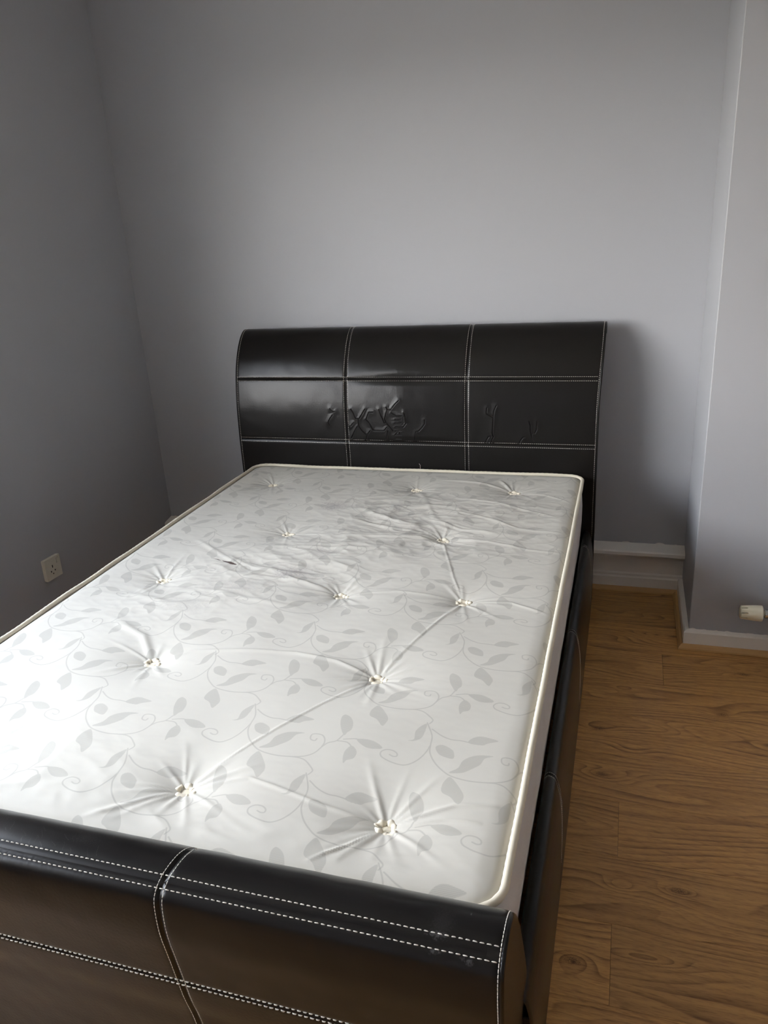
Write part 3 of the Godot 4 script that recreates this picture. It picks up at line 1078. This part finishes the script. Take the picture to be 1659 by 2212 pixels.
func draw_ridge(to: PackedFloat32Array, nx: int, nz: int, dx: float, dz: float, pts: Array, mm: float, wide_mm: float, fade: bool) -> void:
	var n := pts.size() / 2
	for k in n - 1:
		var a := Vector2(pts[k * 2], pts[k * 2 + 1])
		var b := Vector2(pts[k * 2 + 2], pts[k * 2 + 3])
		var m := maxi(int(a.distance_to(b) / 0.0025), 1)
		for s in m:
			var t := (k + float(s) / m) / (n - 1)
			var tall := mm * 0.001 * ((1.0 - t) if fade else minf(1.0, 0.35 + 2.0 * sin(PI * clampf(t, 0.0, 1.0)) * 0.5))
			var w := wide_mm * 0.001 * (0.8 + 0.7 * t if fade else 1.0)
			var c := a.lerp(b, float(s) / m)
			var ci := (c.x - MAT_LEFT) / dx
			var cj := (c.y - MAT_HEAD) / dz
			var ri := int(w * 2.2 / dx) + 1
			var rj := int(w * 2.2 / dz) + 1
			for j in range(maxi(int(cj) - rj, 0), mini(int(cj) + rj + 1, nz)):
				for i in range(maxi(int(ci) - ri, 0), mini(int(ci) + ri + 1, nx)):
					var d := Vector2((i - ci) * dx, (j - cj) * dz).length() / w
					var o := j * nx + i
					to[o] = maxf(to[o], tall * exp(-d * d))


# vine motif of the ticking, in millimetres from the middle of its curl
const STEMS := [
	[44, -110, 62, -74, 66, -46, 70, -24, 84, 0, 102, 18, 118, 29, 139, 35, 164, 37, 191, 34, 213, 27, 228, 14, 236, -5, 243, -17, 257, -27, 264, -47],
	[186, 35, 203, 34, 218, 38, 234, 51, 242, 61, 238, 72],
	[66, -46, 63, -25, 55, -3, 44, 12, 29, 20, 9, 18, -10, 11, -18, 4, -19, -5, -11, -13, 2, -13, 11, -7, 12, 0, 6, 2, -2, -1],
	[58, -93, 79, -78, 100, -70, 119, -70, 136, -68],
	[235, -3, 236, -16, 232, -28, 224, -37, 212, -39, 203, -35, 204, -24, 209, -19, 216, -19, 217, -25],
	[269, -34, 288, -40, 297, -40], [257, -27, 278, -27, 291, -17]]
const LEAVES := [
	[44, -107, 32, -92, 28, -77, 31, -55, 21, -49, 32, -50, 43, -60, 46, -78],
	[134, -67, 141, -84, 155, -91, 173, -88, 189, -82, 171, -72, 161, -64],
	[81, -31, 77, -44, 88, -51, 108, -41, 115, -29, 115, -15, 92, -20],
	[116, 23, 130, 7, 134, -13, 146, -27, 162, -35, 187, -37, 173, -28, 167, -9, 154, 6, 139, 19],
	[121, 33, 114, 43, 111, 58, 115, 73, 132, 82, 148, 100, 153, 91, 153, 73, 136, 48],
	[265, -46, 249, -72, 241, -98, 244, -112, 258, -106, 269, -90, 274, -68, 269, -56],
	[294, -39, 309, -44, 327, -42, 344, -33, 348, -25, 329, -20, 312, -24],
	[297, -16, 306, -3, 305, 13, 294, 20, 290, 29, 284, 12, 283, -5, 289, -18]]


func ticking(wide: float, long: float) -> StandardMaterial3D:
	var ih := 2048
	var iw := int(ih * wide / long)
	var ppm := ih / long
	var img := Image.create_empty(iw, ih, false, Image.FORMAT_RGBA8)
	img.fill(Color8(198, 194, 184))
	var k := ppm / 1000.0
	var ox := 30.0
	var oy := 124.0
	var mw := int(390 * k)
	var mh := int(240 * k)
	var mo := Image.create_empty(mw, mh, false, Image.FORMAT_RGBA8)
	var tone := Color8(142, 139, 131)
	mo.fill(Color(tone, 0.0))
	for q in LEAVES:
		var pts := PackedVector2Array()
		var n: int = q.size() / 2
		for i in n:
			var pp := []
			for o in [-1, 0, 1, 2]:
				var e: int = posmod(i + o, n)
				pp.append(Vector2(q[e * 2] + ox, q[e * 2 + 1] + oy) * k)
			for s in 4:
				pts.append(pp[1].cubic_interpolate(pp[2], pp[0], pp[3], s / 4.0))
		var box := Rect2(pts[0], Vector2.ZERO)
		for c in pts:
			box = box.expand(c)
		for y in range(maxi(int(box.position.y) - 1, 0), mini(int(box.end.y) + 2, mh)):
			for x in range(maxi(int(box.position.x) - 1, 0), mini(int(box.end.x) + 2, mw)):
				var hit := 0.0
				for s in 4:
					if Geometry2D.is_point_in_polygon(Vector2(x + 0.25 + 0.5 * (s % 2), y + 0.25 + 0.5 * (s / 2)), pts):
						hit += 0.25
				if hit > 0.0:
					var hatch := 0.33 + 0.09 * sin((x * 0.55 + y * 1.25) * 1.5)
					mo.set_pixel(x, y, Color(tone, hit * hatch))
	for q in STEMS:
		for i in q.size() / 2 - 1:
			var n: int = q.size() / 2
			var pp := []
			for o in [-1, 0, 1, 2]:
				var e: int = clampi(i + o, 0, n - 1)
				pp.append(Vector2(q[e * 2] + ox, q[e * 2 + 1] + oy) * k)
			for s in 40:
				var c: Vector2 = pp[1].cubic_interpolate(pp[2], pp[0], pp[3], s / 40.0)
				for y in range(int(c.y) - 3, int(c.y) + 4):
					for x in range(int(c.x) - 3, int(c.x) + 4):
						if x < 0 or y < 0 or x >= mw or y >= mh:
							continue
						var cover := clampf(1.9 - Vector2(x + 0.5, y + 0.5).distance_to(c), 0.0, 1.0) * 0.36
						if cover > mo.get_pixel(x, y).a:
							mo.set_pixel(x, y, Color(tone, cover))
	for a in range(-4, 8):
		for b in range(-12, 14):
			var x := -1.124 + a * 0.370 + b * 0.1895 - (b / 2) * 0.370
			var z := -1.097 + b * 0.1795 - a * 0.012
			var at := Vector2i(int((x - MAT_LEFT) * ppm - ox * k), int((z - MAT_HEAD) * ppm - oy * k))
			img.blend_rect(mo, Rect2i(0, 0, mw, mh), at)
	# grey soiling and the small scorched tear
	var f := noise(61, 0.09, 3)
	for s in [[-0.975, -2.385, 46, 40, 0.34], [-0.94, -2.40, 70, 34, 0.16], [-0.735, -2.40, 30, 34, 0.30], [-0.70, -2.33, 70, 45, 0.14], [-0.907, -1.835, 34, 40, 0.34], [-0.86, -1.85, 80, 40, 0.16], [-0.86, -1.99, 60, 40, 0.15], [-1.0, -1.73, 110, 40, 0.12], [-0.60, -2.24, 60, 26, 0.16], [-1.11, -1.60, 90, 40, 0.10]]:
		var rw := int(s[2] * k * 1.6)
		var rh := int(s[3] * k * 1.6)
		var sp := Image.create_empty(rw * 2, rh * 2, false, Image.FORMAT_RGBA8)
		for y in rh * 2:
			for x in rw * 2:
				var d := Vector2((x - rw) / (s[2] * k), (y - rh) / (s[3] * k)).length() + f.get_noise_2d(x + s[0] * 900.0, y * 1.6) * 0.9
				sp.set_pixel(x, y, Color(0.44, 0.41, 0.42, s[4] * clampf((0.95 - d) * 1.6, 0.0, 1.0) * (0.8 + 0.5 * f.get_noise_2d(x * 3.0, y * 3.0))))
		img.blend_rect(sp, Rect2i(0, 0, rw * 2, rh * 2), Vector2i(int((s[0] - MAT_LEFT) * ppm) - rw, int((s[1] - MAT_HEAD) * ppm) - rh))
	for s in [[-1.18, -1.898, -1.148, -1.886, 1.3], [-1.140, -1.885, -1.086, -1.866, 4.6]]:
		var a := Vector2((s[0] - MAT_LEFT) * ppm, (s[1] - MAT_HEAD) * ppm)
		var b := Vector2((s[2] - MAT_LEFT) * ppm, (s[3] - MAT_HEAD) * ppm)
		for y in range(int(a.y) - 8, int(b.y) + 9):
			for x in range(int(a.x) - 6, int(b.x) + 7):
				var t := clampf((Vector2(x, y) - a).dot(b - a) / (b - a).length_squared(), 0.0, 1.0)
				var d := Vector2(x, y).distance_to(a.lerp(b, t))
				var wd: float = s[4] * (0.35 + sin(PI * pow(t, 1.3)) * 0.75) * (1.0 + 0.5 * f.get_noise_2d(x * 4.0, y * 4.0))
				if d < wd:
					img.set_pixel(x, y, Color8(92, 70, 62).lerp(Color8(48, 38, 34), clampf(d / wd * 1.3, 0.0, 1.0)) if s[4] > 2.0 and t > 0.75 and d < wd * 0.3 else Color8(74, 56, 50))
	var m := paint(Color.WHITE, 0.82)
	m.albedo_texture = ImageTexture.create_from_image(img)
	m.rim_enabled = true
	m.rim = 0.15
	return m


# ---------------------------------------------------------------- the small things

func socket() -> void:
	var s := thing("wall_socket", "small white single plug socket with a rocker switch low on the dark left wall", "socket", Vector3(WALL_LEFT, 0.312, -2.238))
	s.rotation_degrees.x = -1.5
	var g := Geo.new()
	g.cbox(Vector3(0, -0.041, -0.041), Vector3(0.004, 0.044, 0.044), 0.001)
	put("back_plate", g, M.plastic, s)
	var face_ := CSGBox3D.new()
	face_.name = "face_plate"
	face_.size = Vector3(0.011, 0.086, 0.086)
	face_.position = Vector3(0.0095, 0, 0)
	face_.material = M.plastic
	s.add_child(face_, true)
	for c in [[0.008, 0.004, 0.011, 0.0045], [-0.011, 0.015, 0.006, 0.005], [-0.011, -0.007, 0.006, 0.005], [-0.022, 0.005, 0.005, 0.005], [0.024, -0.026, 0.021, 0.0115]]:
		var cut := CSGBox3D.new()
		cut.name = "slot"
		cut.operation = CSGShape3D.OPERATION_SUBTRACTION
		cut.size = Vector3(0.014, c[2], c[3])
		cut.position = Vector3(0.004, c[0], c[1])
		cut.material = M.dark_plastic
		face_.add_child(cut, true)
	g = Geo.new()
	g.cbox(Vector3(-0.006, -0.0095, -0.005), Vector3(0.004, 0.0095, 0.005), 0.001)
	var sw := put("rocker_switch", g, M.plastic, s)
	sw.position = Vector3(0.0145, 0.024, -0.026)
	sw.rotation_degrees.z = 7.0


func heating() -> void:
	var at := Vector3(0.407, 0.2, -2.55)
	var v := thing("radiator_valve", "cream thermostatic radiator valve head with dark slots beside the chimney breast", "valve", at)
	v.rotation_degrees.z = 0.5
	var g := Geo.new()
	g.lathe(Vector3.ZERO, Vector3.RIGHT, [Vector2(0, 0.0005), Vector2(0, 0.016), Vector2(0.0015, 0.0205), Vector2(0.004, 0.0225), Vector2(0.0045, 0.0227), Vector2(0.022, 0.0243), Vector2(0.0225, 0.0244), Vector2(0.0245, 0.0245), Vector2(0.046, 0.0263), Vector2(0.066, 0.0272), Vector2(0.0695, 0.0262), Vector2(0.071, 0.022), Vector2(0.071, 0.0005)], 160, 8, 0.0042, 0.0222, 0.009, 0.062)
	put("valve_head", g, M.valve_cream, v)
	g = Geo.new()
	g.lathe(Vector3(0.071, 0, 0), Vector3.RIGHT, [Vector2(0, 0.012), Vector2(0.006, 0.012), Vector2(0.006, 0.016), Vector2(0.007, 0.0165), Vector2(0.019, 0.0165), Vector2(0.02, 0.016), Vector2(0.02, 0.0005)], 6)
	put("lock_nut", g, M.chrome, v)
	g = Geo.new()
	g.lathe(Vector3(0.091, 0, 0), Vector3.RIGHT, [Vector2(0, 0.011), Vector2(0.05, 0.011), Vector2(0.05, 0.015), Vector2(0.068, 0.015), Vector2(0.068, 0.0005)], 24)
	put("valve_body", g, M.chrome, v)
	g = Geo.new()
	g.lathe(Vector3(0.118, 0.004, 0), Vector3.DOWN, [Vector2(0, 0.012), Vector2(0.03, 0.012), Vector2(0.03, 0.0075), Vector2(0.203, 0.0075)], 20)
	put("supply_pipe", g, M.chrome, v)
	var r := thing("radiator", "white steel panel radiator on the chimney breast to the right of the cream valve", "radiator", Vector3(0.58, 0.13, -2.55))
	g = Geo.new()
	var p := PackedVector3Array()
	var nu := 260
	for q in [[0.0, -0.014], [0.006, -0.003], [0.02, 0.0], [0.05, 0.0], [0.08, 0.012], [0.52, 0.012], [0.55, 0.0], [0.58, 0.0], [0.594, -0.003], [0.6, -0.014]]:
		for i in nu:
			var x := 0.8 * i / (nu - 1.0)
			var z: float = q[1]
			if z > 0.005:
				z *= clampf(sin(x / 0.8 * TAU * 24.0) * 1.2 + 0.3, 0.0, 1.0)
			p.append(Vector3(x, q[0], z))
	g.grid(p, nu, 10, PackedVector2Array())
	g.cbox(Vector3(0, 0, -0.06), Vector3(0.8, 0.6, -0.014), 0.004)
	put("radiator_panel", g, M.frame_white, r)
	for x in [0.15, 0.65]:
		g = Geo.new()
		g.cbox(Vector3(x - 0.015, 0.1, -0.093), Vector3(x + 0.015, 0.5, -0.06), 0.001)
		put("bracket", g, M.frame_white, r)
